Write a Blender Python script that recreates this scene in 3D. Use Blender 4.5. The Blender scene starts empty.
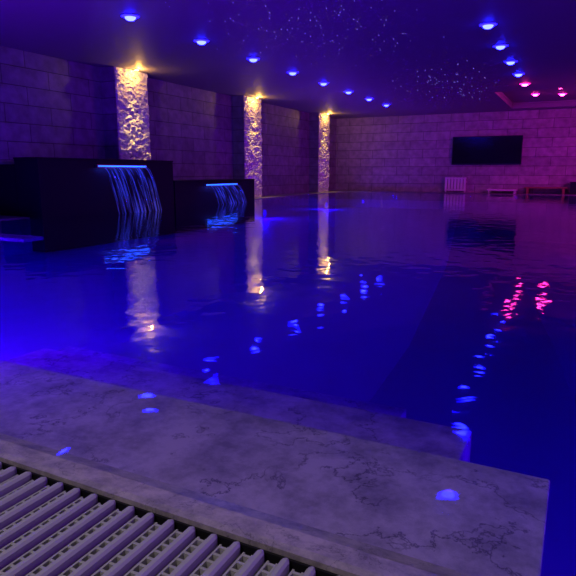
import bpy, bmesh, math, random
from mathutils import Vector, Matrix, noise
random.seed(4)
S=bpy.context.scene
try:
    S.view_settings.view_transform='Standard'
except Exception as e: print(e)
H=0.8
CZ=3.78*H      # ceiling
XL=-11.9*H; XR=4.2; YF=29.3*H; YB=-3.2
PXL=-10.9*H; PXR=3.2; PYN=1.10; PYF=28.2*H   # pool
R=math.radians
# ---------- helpers ----------
def newmat(name):
    m=bpy.data.materials.new(name); m.use_nodes=True
    nt=m.node_tree; nt.nodes.clear()
    o=nt.nodes.new('ShaderNodeOutputMaterial')
    return m,nt,o
def N(nt,t,**k):
    n=nt.nodes.new(t)
    for a,b in k.items():
        if a in n.inputs: n.inputs[a].default_value=b
        else: setattr(n,a,b)
    return n
def L(nt,a,ao,b,bi): nt.links.new(a.outputs[ao],b.inputs[bi])
def plain(name,col,rough=0.5,metal=0.0,bump=0,bscale=40,spec=0.5):
    m,nt,o=newmat(name)
    p=N(nt,'ShaderNodeBsdfPrincipled'); p.inputs['Base Color'].default_value=(*col,1)
    p.inputs['Roughness'].default_value=rough; p.inputs['Metallic'].default_value=metal
    p.inputs['Specular IOR Level'].default_value=spec
    L(nt,p,0,o,0)
    if bump:
        tc=N(nt,'ShaderNodeTexCoord'); no=N(nt,'ShaderNodeTexNoise'); no.inputs['Scale'].default_value=bscale
        no.inputs['Detail'].default_value=4
        b=N(nt,'ShaderNodeBump'); b.inputs['Strength'].default_value=bump; b.inputs['Distance'].default_value=0.02
        L(nt,tc,'Object',no,'Vector'); L(nt,no,0,b,'Height'); L(nt,b,0,p,'Normal')
    return m
def emis(name,col,st):
    m,nt,o=newmat(name); e=N(nt,'ShaderNodeEmission'); e.inputs[0].default_value=(*col,1); e.inputs[1].default_value=st
    L(nt,e,0,o,0); return m
def obj(name,me,mats=(),parent=None):
    o=bpy.data.objects.new(name,me); S.collection.objects.link(o)
    for m in mats: me.materials.append(m)
    if parent: o.parent=parent
    return o
def addbox(bm,x0,x1,y0,y1,z0,z1,mi=0):
    vs=[bm.verts.new((x,y,z)) for z in (z0,z1) for x,y in ((x0,y0),(x1,y0),(x1,y1),(x0,y1))]
    fs=[(3,2,1,0),(4,5,6,7),(0,1,5,4),(1,2,6,5),(2,3,7,6),(3,0,4,7)]
    for f in fs:
        fa=bm.faces.new([vs[i] for i in f]); fa.material_index=mi
    return vs
def boxes(name,lst,mats,parent=None,bev=0):
    bm=bmesh.new()
    for b in lst: addbox(bm,*b)
    me=bpy.data.meshes.new(name); bm.to_mesh(me); bm.free()
    o=obj(name,me,mats,parent)
    if bev:
        md=o.modifiers.new('bev','BEVEL'); md.width=bev; md.segments=2; md.limit_method='ANGLE'
    return o
def cyl(bm,c,r0,r1,z0,z1,seg=24,mi=0,cap0=True,cap1=True):
    a=[bm.verts.new((c[0]+r0*math.cos(2*math.pi*i/seg),c[1]+r0*math.sin(2*math.pi*i/seg),z0)) for i in range(seg)]
    b=[bm.verts.new((c[0]+r1*math.cos(2*math.pi*i/seg),c[1]+r1*math.sin(2*math.pi*i/seg),z1)) for i in range(seg)]
    for i in range(seg):
        f=bm.faces.new((a[i],a[(i+1)%seg],b[(i+1)%seg],b[i])); f.material_index=mi
    if cap0: f=bm.faces.new(a[::-1]); f.material_index=mi
    if cap1: f=bm.faces.new(b); f.material_index=mi
def lamp(name,typ,loc,col,power,rot=(0,0,0),parent=None,aim=None,**k):
    l=bpy.data.lights.new(name,typ); l.color=col; l.energy=power
    for a,b in k.items(): setattr(l,a,b)
    o=bpy.data.objects.new(name,l); S.collection.objects.link(o); o.location=loc; o.rotation_euler=rot
    if aim: o.rotation_euler=(Vector(aim)-Vector(loc)).to_track_quat('-Z','Y').to_euler()
    if parent: o.parent=parent
    return o

# ---------- materials ----------
def brickmat(name,swap,c1,c2,mort):
    m,nt,o=newmat(name)
    tc=N(nt,'ShaderNodeTexCoord'); sp=N(nt,'ShaderNodeSeparateXYZ'); cb=N(nt,'ShaderNodeCombineXYZ')
    L(nt,tc,'Object',sp,0); L(nt,sp,'Y' if swap else 'X',cb,'X'); L(nt,sp,'Z',cb,'Y')
    br=N(nt,'ShaderNodeTexBrick'); br.offset=0.5
    br.inputs['Scale'].default_value=1; br.inputs['Brick Width'].default_value=1.05; br.inputs['Row Height'].default_value=0.34
    br.inputs['Mortar Size'].default_value=0.010; br.inputs['Mortar Smooth'].default_value=0.4
    br.inputs['Color1'].default_value=(*c1,1); br.inputs['Color2'].default_value=(*c2,1); br.inputs['Mortar'].default_value=(*mort,1)
    L(nt,cb,0,br,'Vector')
    no=N(nt,'ShaderNodeTexNoise'); no.inputs['Scale'].default_value=5; no.inputs['Detail'].default_value=7; L(nt,tc,'Object',no,'Vector')
    mx=N(nt,'ShaderNodeMixRGB'); mx.blend_type='MULTIPLY'; mx.inputs[0].default_value=0.75
    cr=N(nt,'ShaderNodeValToRGB'); cr.color_ramp.elements[0].position=.3; cr.color_ramp.elements[0].color=(.45,.45,.45,1); cr.color_ramp.elements[1].position=.7
    L(nt,no,0,cr,0); L(nt,br,'Color',mx,1); L(nt,cr,0,mx,2)
    p=N(nt,'ShaderNodeBsdfPrincipled'); p.inputs['Roughness'].default_value=.6
    L(nt,mx,0,p,'Base Color')
    ma=N(nt,'ShaderNodeMath',operation='MULTIPLY_ADD'); ma.inputs[1].default_value=-1.2
    L(nt,br,'Fac',ma,0); L(nt,no,0,ma,2)
    b=N(nt,'ShaderNodeBump'); b.inputs['Strength'].default_value=.6; b.inputs['Distance'].default_value=.02
    L(nt,ma,0,b,'Height'); L(nt,b,0,p,'Normal'); L(nt,p,0,o,0)
    return m
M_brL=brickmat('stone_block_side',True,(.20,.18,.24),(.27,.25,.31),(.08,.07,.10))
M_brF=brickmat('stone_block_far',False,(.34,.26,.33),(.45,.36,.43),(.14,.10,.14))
def marble(name,base,vein,scale,rough):
    m,nt,o=newmat(name)
    tc=N(nt,'ShaderNodeTexCoord')
    n1=N(nt,'ShaderNodeTexNoise'); n1.inputs['Scale'].default_value=scale; n1.inputs['Detail'].default_value=9; n1.inputs['Roughness'].default_value=.62; n1.inputs['Distortion'].default_value=.3
    L(nt,tc,'Object',n1,'Vector')
    a=N(nt,'ShaderNodeMath',operation='SUBTRACT'); a.inputs[1].default_value=.5; L(nt,n1,0,a,0)
    ab=N(nt,'ShaderNodeMath',operation='ABSOLUTE'); L(nt,a,0,ab,0)
    cr=N(nt,'ShaderNodeValToRGB'); e=cr.color_ramp.elements; e[0].position=0; e[0].color=(0,0,0,1); e[1].position=.009; e[1].color=(1,1,1,1)
    L(nt,ab,0,cr,0)
    n2=N(nt,'ShaderNodeTexNoise'); n2.inputs['Scale'].default_value=scale*2.0; n2.inputs['Detail'].default_value=12; n2.inputs['Roughness'].default_value=.75; L(nt,tc,'Object',n2,'Vector')
    n3=N(nt,'ShaderNodeTexNoise'); n3.inputs['Scale'].default_value=scale*1.3; L(nt,tc,'Object',n3,'Vector')
    c3=N(nt,'ShaderNodeValToRGB'); c3.color_ramp.elements[0].position=.42; c3.color_ramp.elements[1].position=.60; L(nt,n3,0,c3,0)
    sc=N(nt,'ShaderNodeMath',operation='MAXIMUM'); L(nt,cr,0,sc,0); L(nt,c3,0,sc,1)
    m1=N(nt,'ShaderNodeMixRGB'); m1.inputs[1].default_value=(*vein,1); m1.inputs[2].default_value=(*base,1); L(nt,sc,0,m1,0)
    c2=N(nt,'ShaderNodeValToRGB'); c2.color_ramp.elements[0].position=.36; c2.color_ramp.elements[0].color=(.38,.38,.44,1); c2.color_ramp.elements[1].position=.60; L(nt,n2,0,c2,0)
    m2=N(nt,'ShaderNodeMixRGB'); m2.blend_type='MULTIPLY'; m2.inputs[0].default_value=.9; L(nt,m1,0,m2,1); L(nt,c2,0,m2,2)
    p=N(nt,'ShaderNodeBsdfPrincipled'); p.inputs['Roughness'].default_value=rough; L(nt,m2,0,p,'Base Color'); L(nt,p,0,o,0)
    return m
M_mar=marble('veined_marble',(.80,.77,.78),(.2,.18,.26),2.6,.6)
M_cop=marble('coping_travertine',(.66,.58,.56),(.3,.26,.26),7,.4)
M_deck=marble('deck_stone',(.22,.2,.22),(.1,.1,.1),2,.4)
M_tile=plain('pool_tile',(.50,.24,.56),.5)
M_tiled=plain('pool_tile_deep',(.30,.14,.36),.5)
M_ceil=plain('ceiling_paint',(.22,.19,.24),.6,bump=.1,bscale=3)
M_black=plain('honed_black_granite',(.010,.010,.016),.5,spec=.15)
M_blk2=plain('black_plastic',(.01,.01,.012),.3)
M_scr=plain('tv_glass',(.006,.006,.01),.12)
M_grate=plain('cream_plastic',(.62,.62,.55),.4)
M_gdark=plain('channel_dark',(.01,.01,.012),.6)
M_white=plain('white_enamel',(.7,.6,.7),.4)
M_ring=plain('brushed_steel',(.5,.5,.52),.3,1)
M_wood=plain('teak_wood',(.22,.11,.05),.5,bump=.2)
E_blue=emis('led_blue',(.008,.010,1.0),75)
E_blueR=emis('led_blue_halo',(.004,.002,1.0),24)  # emissive rim paints the halo around the blue LED
E_pink=emis('led_pink',(1.0,.03,.34),34)
E_pinkR=emis('led_pink_halo',(1.0,.008,.30),12)  # painted halo of the pink LED, as an emissive rim
E_warm=emis('led_warm',(1.0,.62,.2),40)
E_star=emis('fibre_star',(.26,.2,1.0),1.7)
E_bar=emis('led_bar_blue',(.008,.07,1.0),9)
E_uw=emis('underwater_lens',(.07,.01,1.0),3)

def panelmat():
    m,nt,o=newmat('hammered_quartz_panel')
    tc=N(nt,'ShaderNodeTexCoord'); mp=N(nt,'ShaderNodeMapping'); mp.inputs['Scale'].default_value=(1,1,1.8)
    L(nt,tc,'Object',mp,0)
    v=N(nt,'ShaderNodeTexNoise'); v.inputs['Scale'].default_value=9; v.inputs['Detail'].default_value=3; v.inputs['Distortion'].default_value=.8; L(nt,mp,0,v,'Vector')
    b=N(nt,'ShaderNodeBump'); b.inputs['Strength'].default_value=1; b.inputs['Distance'].default_value=.08; L(nt,v,0,b,'Height')
    p=N(nt,'ShaderNodeBsdfPrincipled'); p.inputs['Base Color'].default_value=(.70,.68,.62,1); p.inputs['Roughness'].default_value=.32; p.inputs['Metallic'].default_value=.2
    L(nt,b,0,p,'Normal'); L(nt,p,0,o,0); return m
M_panel=panelmat()

def watermat():
    m,nt,o=newmat('pool_water')
    tc=N(nt,'ShaderNodeTexCoord')
    n1=N(nt,'ShaderNodeTexNoise'); n1.inputs['Scale'].default_value=4.5; n1.inputs['Detail'].default_value=1.5; n1.inputs['Roughness'].default_value=.4; n1.inputs['Distortion'].default_value=.3
    n2=N(nt,'ShaderNodeTexNoise'); n2.inputs['Scale'].default_value=.8; n2.inputs['Detail'].default_value=1
    L(nt,tc,'Object',n1,'Vector'); L(nt,tc,'Object',n2,'Vector')
    ad=N(nt,'ShaderNodeMath',operation='MULTIPLY_ADD'); ad.inputs[1].default_value=.7; L(nt,n2,0,ad,0); L(nt,n1,0,ad,2)
    b=N(nt,'ShaderNodeBump'); b.inputs['Strength'].default_value=1; b.inputs['Distance'].default_value=.0046; L(nt,ad,0,b,'Height')
    fr=N(nt,'ShaderNodeFresnel'); fr.inputs['IOR'].default_value=1.42
    g=N(nt,'ShaderNodeBsdfGlossy'); g.inputs['Roughness'].default_value=.03; g.inputs['Color'].default_value=(1,1,1,1)
    L(nt,b,0,g,'Normal'); L(nt,b,0,fr,'Normal')
    t=N(nt,'ShaderNodeBsdfTransparent'); t.inputs[0].default_value=(.95,.93,1,1)
    mx=N(nt,'ShaderNodeMixShader'); L(nt,fr,0,mx,0); L(nt,t,0,mx,1); L(nt,g,0,mx,2); L(nt,mx,0,o,0)
    va=N(nt,'ShaderNodeVolumeAbsorption'); va.inputs['Color'].default_value=(.64,.36,.99,1); va.inputs['Density'].default_value=1.3
    L(nt,va,0,o,'Volume')
    return m
M_water=watermat()
def fallmat():
    m,nt,o=newmat('falling_water')
    uv=N(nt,'ShaderNodeUVMap'); mp=N(nt,'ShaderNodeMapping'); mp.inputs['Scale'].default_value=(24,1.2,1)
    L(nt,uv,0,mp,0); no=N(nt,'ShaderNodeTexNoise'); no.inputs['Scale'].default_value=1; no.inputs['Detail'].default_value=3; L(nt,mp,0,no,'Vector')
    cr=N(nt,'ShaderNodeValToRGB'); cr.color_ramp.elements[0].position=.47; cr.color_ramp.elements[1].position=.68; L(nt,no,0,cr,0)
    e=N(nt,'ShaderNodeEmission'); e.inputs[0].default_value=(.04,.06,1,1); e.inputs[1].default_value=.5  # LED light carried by the water, painted in as blue emission
    g=N(nt,'ShaderNodeBsdfGlossy'); g.inputs['Roughness'].default_value=.1
    tr=N(nt,'ShaderNodeBsdfTranslucent'); tr.inputs[0].default_value=(.4,.4,.9,1)
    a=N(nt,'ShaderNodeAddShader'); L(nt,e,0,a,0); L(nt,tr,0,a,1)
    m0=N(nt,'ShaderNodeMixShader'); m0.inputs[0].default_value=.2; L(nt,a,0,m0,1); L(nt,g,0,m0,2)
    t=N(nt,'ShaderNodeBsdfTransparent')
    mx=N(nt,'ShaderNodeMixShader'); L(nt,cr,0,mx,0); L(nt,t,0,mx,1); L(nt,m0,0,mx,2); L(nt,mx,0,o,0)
    return m
M_fall=fallmat()

# ---------- room shell ----------
T=.25
WB=-1.9
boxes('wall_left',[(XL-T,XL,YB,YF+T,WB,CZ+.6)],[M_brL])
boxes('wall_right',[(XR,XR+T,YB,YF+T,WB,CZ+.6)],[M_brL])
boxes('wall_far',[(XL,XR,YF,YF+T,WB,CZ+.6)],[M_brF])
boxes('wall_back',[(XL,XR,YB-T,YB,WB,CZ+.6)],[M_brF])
cx0,cx1,cy0,cy1=-2.42,3.2,17.8,22.6; cd=.2
boxes('ceiling',[(XL,XR,YB,cy0,CZ,CZ+.15),(XL,cx0,cy0,YF,CZ,CZ+.15),(cx1,XR,cy0,YF,CZ,CZ+.15),(cx0,cx1,cy1,YF,CZ,CZ+.15),
  (cx0-.1,cx1+.1,cy0-.1,cy1+.1,CZ+cd,CZ+cd+.1),
  (cx0-.05,cx0,cy0,cy1,CZ+.14,CZ+cd),(cx1,cx1+.05,cy0,cy1,CZ+.14,CZ+cd),(cx0,cx1,cy0-.05,cy0,CZ+.14,CZ+cd),(cx0,cx1,cy1,cy1+.05,CZ+.14,CZ+cd)],[M_ceil])
GY0,GY1=.60,.96
boxes('floor',[(XL,XR,YB,GY0,-.3,.012),(XL,PXL,GY1,YF,-.3,.015),(PXR,XR,GY1,YF,-.3,.015),(PXL,PXR,PYF,YF,-.3,.015),(XL,PXL,GY0,GY1,-.3,.012),(PXR,XR,GY0,GY1,-.3,.012),
  (PXL,PXR,GY0,GY1,-.3,-.12)],[M_deck])
D1=-1.7;DS=-.62
SX=-1.0
bm=bmesh.new()
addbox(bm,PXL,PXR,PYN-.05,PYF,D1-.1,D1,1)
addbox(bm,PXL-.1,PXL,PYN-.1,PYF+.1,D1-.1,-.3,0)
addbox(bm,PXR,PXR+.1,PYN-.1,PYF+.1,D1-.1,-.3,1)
addbox(bm,PXL,PXR,PYN-.15,PYN-.05,D1-.1,-.12,0)
addbox(bm,PXL,PXR,PYF,PYF+.1,D1-.1,-.3,0)
pts=[(PXL,PYN-.05),(SX,PYN-.05),(SX,2.3),(-1.15,4.5),(-1.75,9.0),(-2.6,14),(-4.0,PYF),(PXL,PYF)]
lo=[bm.verts.new((x+(1.6 if 0<i<7 else 0),y,D1)) for i,(x,y) in enumerate(pts)]; hi=[bm.verts.new((x,y,DS)) for x,y in pts]
bm.faces.new(hi)
for i in range(len(pts)):
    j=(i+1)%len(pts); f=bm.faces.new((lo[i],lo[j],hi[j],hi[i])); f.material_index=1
me=bpy.data.meshes.new('pool_basin'); bm.to_mesh(me); bm.free()
obj('pool_basin',me,[M_tile,M_tiled])
boxes('pool_steps',[(-2.72,0.0,PYN-.05,1.84,D1,-.15),(-3.02,-.33,1.84,2.46,D1,-.32),(-3.35,-.75,2.46,2.95,D1,-.49)],[M_mar],bev=.007)
boxes('pool_ledge',[(PXL,-8.0*H,6.3*H,6.7*H,-.10,-.05),(PXL,PXL+.25,6.35*H,6.65*H,-.3,-.10)],[M_mar],bev=.01)
bm=bmesh.new()
prof=[(GY1,.008),(GY1+.02,.010),(GY1+.08,.002),(PYN-.03,-.010),(PYN,-.02),(PYN+.005,-.04),(PYN,-.12),(GY1,-.12)]
rows=[]
for xx in (PXL,PXR):
    rows.append([bm.verts.new((xx,y,z)) for y,z in prof])
n=len(prof)
for i in range(n):
    j=(i+1)%n; bm.faces.new((rows[0][i],rows[0][j],rows[1][j],rows[1][i]))
bm.faces.new(rows[0][::-1]); bm.faces.new(rows[1])
bmesh.ops.recalc_face_normals(bm,faces=bm.faces)
me=bpy.data.meshes.new('pool_coping'); bm.to_mesh(me); bm.free(); obj('pool_coping',me,[M_cop])
boxes('pool_water',[(PXL+.001,PXR-.001,PYN-.08,PYF-.001,D1-.05,0)],[M_water])
# grate
bm=bmesh.new()
pitch=.060; nX=int((2.6+4.2)/pitch)
for i in range(nX):
    x=-4.2+i*pitch
    w=.010; pr=[(-w,-.05),(w,-.05),(w,.003),(w-.005,.009),(-w+.005,.009),(-w,.003)]
    y0,y1=GY0+.004,GY1-.014
    ra=[bm.verts.new((x+a,y0,b)) for a,b in pr]; rb=[bm.verts.new((x+a,y1-.01,b)) for a,b in pr]
    rc=[bm.verts.new((x+a*.5,y1,b-.004 if b>0 else b)) for a,b in pr]
    for A,B in ((ra,rb),(rb,rc)):
        for k in range(6):
            j=(k+1)%6; bm.faces.new((A[k],A[j],B[j],B[k]))
    bm.faces.new(rc); bm.faces.new(ra[::-1])
    xa=x+.0170; xb=x+.0430
    addbox(bm,xa,xa+.005,y0,y1-.008,-.03,-.010); addbox(bm,xb-.005,xb,y0,y1-.008,-.03,-.010)
    nr=13
    for r in range(nr+1):
        yy=y0+(y1-.012-y0-.007)*r/nr
        addbox(bm,xa+.005,xb-.005,yy,yy+.007,-.03,-.0105)
addbox(bm,-4.25,2.6,GY1-.008,GY1-.002,-.05,-.004,1)
addbox(bm,-4.25,2.6,GY0,GY1,-.12,-.1,1)
bmesh.ops.recalc_face_normals(bm,faces=bm.faces)
me=bpy.data.meshes.new('overflow_grate'); bm.to_mesh(me); bm.free(); obj('overflow_grate',me,[M_grate,M_gdark])

# ---------- pilasters ----------
for yc in (12.93*H,19.6*H,26.5*H):
    w=.52; xf=-11.42*H
    e=bpy.data.objects.new('stone_pilaster',None); S.collection.objects.link(e)
    b=boxes('shaft',[(XL+.005,xf,yc-w-.02,yc+w+.02,0.02,CZ-.003)],[M_brL],e)
    bm=bmesh.new(); ny,nz=50,150; g=[]
    for i in range(nz+1):
        r=[]
        for j in range(ny+1):
            y=yc-w+2*w*j/ny; z=.02+(CZ-.03)*i/nz
            d=noise.noise(Vector((y*5,z*7,yc)))*.03+noise.noise(Vector((y*13,z*19,yc)))*.03
            if j in(0,ny): d=-.02
            r.append(bm.verts.new((xf+.03+d,y,z)))
        g.append(r)
    for i in range(nz):
        for j in range(ny):
            bm.faces.new((g[i][j],g[i][j+1],g[i+1][j+1],g[i+1][j]))
    me=bpy.data.meshes.new('relief'); bm.to_mesh(me); bm.free(); obj('relief',me,[M_panel],e)
    bm=bmesh.new(); c=(xf+.17,yc)
    cyl(bm,c,.055,.055,CZ-.02,CZ-.002,mi=0); cyl(bm,c,.035,.035,CZ-.024,CZ-.02,mi=1)
    me=bpy.data.meshes.new('fixture'); bm.to_mesh(me); bm.free(); obj('wall_washer',me,[M_ring,E_warm],e)
    lamp('washer_beam','SPOT',(xf+.22,yc,CZ-.05),(1,.62,.10),330,(0,R(-10),0),e,spot_size=R(60),spot_blend=.9,shadow_soft_size=.03)
    lamp('washer_spill','POINT',(xf+.24,yc,CZ-.10),(1,.5,.08),18,(0,0,0),e,shadow_soft_size=.02)

# ---------- waterfall blocks ----------
bx=-10.5*H; bb=-9.0
def waterfall(name,y0,y1,z1,sy0,sy1,sz,reach):
    e=bpy.data.objects.new(name,None); S.collection.objects.link(e)
    lst=[(bb,bx,y0,y1,-.6,z1-.03),(bb,bx+.015,y0-.015,y1+.0,z1-.03,z1)]
    boxes('granite_block',lst,[M_black],e,bev=.006)
    boxes('spout_lip',[(bx-.02,bx+.06,sy0-.03,sy1+.03,sz-.03,sz-.015),(bx-.02,bx+.06,sy0-.03,sy1+.03,sz+.018,sz+.03),
        (bx-.02,bx+.06,sy0-.03,sy0-.012,sz-.015,sz+.018),(bx-.02,bx+.06,sy1+.012,sy1+.03,sz-.015,sz+.018)],[M_ring],e)
    boxes('led_bar',[(bx+.02,bx+.055,sy0,sy1,sz-.005,sz+.012)],[E_bar],e)
    bm=bmesh.new(); uvl=bm.loops.layers.uv.new('UVMap'); nu,nv=60,30; g=[]
    for i in range(nv+1):
        t=i/nv; r=[]
        for j in range(nu+1):
            s=j/nu
            wob=.012*math.sin(j*1.3+i*.1)*t+random.uniform(-.003,.003)
            xx=bx+.055+reach*t**.75+wob; zz=sz-.01-(sz-.01)*t**1.6
            yy=sy0+(sy1-sy0)*s + (0.5-s)*.05*t
            r.append(bm.verts.new((xx,yy,zz)))
        g.append(r)
    for i in range(nv):
        for j in range(nu):
            f=bm.faces.new((g[i][j],g[i][j+1],g[i+1][j+1],g[i+1][j])); f.smooth=True
            for lp,(a,b) in zip(f.loops,((j,i),(j+1,i),(j+1,i+1),(j,i+1))): lp[uvl].uv=(a/nu,b/nv)
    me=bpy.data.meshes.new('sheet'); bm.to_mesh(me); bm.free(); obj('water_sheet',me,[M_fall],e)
    lamp('led_glow','AREA',(bx+.08,(sy0+sy1)/2,sz-.035),(.04,.07,1),4,(0,R(15),0),e,shape='RECTANGLE',size=.03,size_y=sy1-sy0)
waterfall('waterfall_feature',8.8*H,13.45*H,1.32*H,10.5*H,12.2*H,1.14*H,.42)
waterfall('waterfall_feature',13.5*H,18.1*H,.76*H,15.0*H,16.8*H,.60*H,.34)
boxes('granite_plinth',[(XL+.01,bb-.01,8.8*H,12.15*H,.016,1.14*H),(XL+.01,bb-.01,8.78*H,12.15*H,1.14*H,1.17*H)],[M_black],bev=.006)

# ---------- downlights ----------
def dl_mesh(name,E,ER):
    bm=bmesh.new(); seg=28
    prof=[(.140,0,0),(.140,-.008,0),(.128,-.014,2),(.096,-.022,2),(.088,-.024,0),(.082,-.024,0),(.080,-.026,1),(.072,-.046,1),(.048,-.064,1),(.018,-.072,1)]
    rings=[[bm.verts.new((r*math.cos(2*math.pi*i/seg),r*math.sin(2*math.pi*i/seg),z)) for i in range(seg)] for r,z,_ in prof]
    for k,(a,b) in enumerate(zip(rings,rings[1:])):
        for i in range(seg):
            f=bm.faces.new((a[i],a[(i+1)%seg],b[(i+1)%seg],b[i])); f.material_index=prof[k][2]
    f=bm.faces.new(rings[-1]); f.material_index=1
    bmesh.ops.recalc_face_normals(bm,faces=bm.faces)
    me=bpy.data.meshes.new(name); bm.to_mesh(me); bm.free()
    me.materials.append(M_ring); me.materials.append(E); me.materials.append(ER); return me
MB=dl_mesh('downlight_blue',E_blue,E_blueR); MP=dl_mesh('downlight_pink',E_pink,E_pinkR)
def dl(x,y,z,me,col,pw):
    o=bpy.data.objects.new('recessed_downlight',me); S.collection.objects.link(o); o.location=(x,y,z-.001)
    lamp('beam','SPOT',(0,0,-.09),col,pw,(0,0,0),o,spot_size=R(125),spot_blend=.8,shadow_soft_size=.05)
BC=(.15,.02,1)
for k in range(9): dl(-7.55*H,(6.4+2.21*k)*H,CZ,MB,BC,32)
for k,x in enumerate((-1.35,-1.5,-1.85,-1.87,-1.87)): dl(x*H,(8.0+2.08*k)*H,CZ,MB,BC,26)
dl(-1.87*H,18.4*H,CZ,MB,(.3,.03,1),20)
dl(-1.87*H,20.5*H,CZ,MP,(1,.03,.6),22)
for x,y in ((-1.9,23.2),(-1.9,25.4),(-.95,23.6),(-.95,25.8)): dl(x*H,y*H,CZ+cd,MP,(1,.03,.6),40)
# stars
bm=bmesh.new()
def star(x,y,r):
    bmesh.ops.create_icosphere(bm,subdivisions=1,radius=r,matrix=Matrix.Translation((x,y,CZ-.0105)))
for i in range(100):
    star(random.gauss(-5.0,1.0)*H,random.gauss(10.6,1.5)*H,random.uniform(.004,.0065))
for i in range(65):
    star(random.gauss(-4.0,.7)*H,random.gauss(19.5,2.2)*H,random.uniform(.006,.009))
me=bpy.data.meshes.new('fibre_optic_stars'); bm.to_mesh(me); bm.free(); obj('fibre_optic_stars',me,[E_star])

# ---------- TV ----------
e=bpy.data.objects.new('wall_television',None); S.collection.objects.link(e)
tx0,tx1,tz0,tz1=-5.75*H,-2.55*H,1.35*H,2.68*H
boxes('casing',[(tx0,tx1,YF-.09,YF-.04,tz0,tz1),(tx0+.7,tx1-.7,YF-.04,YF,tz0+.25,tz1-.25)],[M_blk2],e,bev=.008)
boxes('screen',[(tx0+.03,tx1-.03,YF-.095,YF-.088,tz0+.05,tz1-.03)],[M_scr],e)
e=bpy.data.objects.new('slatted_radiator',None); S.collection.objects.link(e)
rx0,rx1=-6.0*H,-4.98*H
lst=[(rx0,rx1,YF-.14,YF-.11,.09,.14),(rx0,rx1,YF-.14,YF-.11,.54,.59),(rx0,rx0+.03,YF-.11,YF,.4,.45),(rx1-.03,rx1,YF-.11,YF,.4,.45),
 (rx0+.02,rx0+.06,YF-.14,YF-.08,.015,.1),(rx1-.06,rx1-.02,YF-.14,YF-.08,.015,.1)]
x=rx0
while x<rx1-.05: lst.append((x,x+.085,YF-.15,YF-.09,.07,.6)); x+=.12
boxes('panels',lst,[M_white],e,bev=.004)
boxes('pool_lounger',[(-3.9*H,-2.6*H,YF-.75,YF-.1,.12,.17),(-3.85*H,-3.78*H,YF-.7,YF-.62,.015,.12),(-2.72*H,-2.65*H,YF-.7,YF-.62,.015,.12),(-3.85*H,-3.78*H,YF-.23,YF-.15,.015,.12),(-2.72*H,-2.65*H,YF-.23,YF-.15,.015,.12)],[M_white],bev=.01)
boxes('wooden_bench',[(-2.3*H,-.5*H,YF-.55,YF-.33,.22,.26),(-2.3*H,-.5*H,YF-.3,YF-.08,.22,.26),(-2.2*H,-2.1*H,YF-.55,YF-.08,.015,.22),(-.7*H,-.6*H,YF-.55,YF-.08,.015,.22)],[M_wood],bev=.006)
boxes('towel_bin',[(-.4*H,.2*H,YF-.5,YF-.1,.03,.42),(-.43*H,.23*H,YF-.53,YF-.07,.42,.46),(-.36*H,.16*H,YF-.46,YF-.14,.015,.03)],[M_blk2],bev=.01)

# ---------- underwater lights ----------
def uw(x,y,z,axis,pw,col=(.26,.015,1)):
    bm=bmesh.new(); cyl(bm,(0,0),.15,.14,0,.03,mi=0); cyl(bm,(0,0),.115,.11,.03,.036,mi=1)
    me=bpy.data.meshes.new('uw'); bm.to_mesh(me); bm.free()
    o=obj('underwater_pool_light',me,[M_ring,E_uw]); o.location=(x,y,z); o.rotation_euler=axis
    lamp('uw_beam','AREA',(0,0,.05),col,pw,(math.pi,0,0),o,shape='DISK',size=.2)
uw(-7.6,PYN-.05,-.33,(R(-90),0,0),80); uw(-5.4,PYN-.05,-.33,(R(-90),0,0),95); uw(-3.75,PYN-.05,-.33,(R(-90),0,0),150)
uw(PXL,4.2,-.33,(0,R(90),0),40)
for y in (15.6,20.5): uw(PXL,y,-.45,(0,R(90),0),70)
uw(2.0,PYN-.05,-.7,(R(-90),0,0),80)

# ---------- room wash ----------
lamp('magenta_fill','AREA',(XR-.3,18.0,CZ-.5),(1,.03,.85),270,aim=(-2.5,23.5,1.9),shape='RECTANGLE',size=4,size_y=.2)  # added unseen area light, tints the far right magenta
lamp('violet_fill','AREA',(XR-.3,8,CZ-.4),(.24,.02,1),150,(0,R(70),0),shape='RECTANGLE',size=.2,size_y=9)  # added unseen fill from the right, lifts the left wall in violet
lamp('deck_lamp','SPOT',(-1.1,-.6,2.9),(1,.85,.92),95,(R(32),0,0),spot_size=R(80),spot_blend=.9,shadow_soft_size=.2)
w=bpy.data.worlds.new('night'); S.world=w; w.use_nodes=True
w.node_tree.nodes['Background'].inputs[0].default_value=(.02,.01,.05,1); w.node_tree.nodes['Background'].inputs[1].default_value=.3

cam=bpy.data.cameras.new('camera'); co=bpy.data.objects.new('camera',cam); S.collection.objects.link(co)
co.location=(0,0,H); co.rotation_euler=(R(90-11.5),0,R(26.8)); cam.sensor_width=36; cam.lens=35.6; cam.clip_start=.02; cam.clip_end=100
S.camera=co
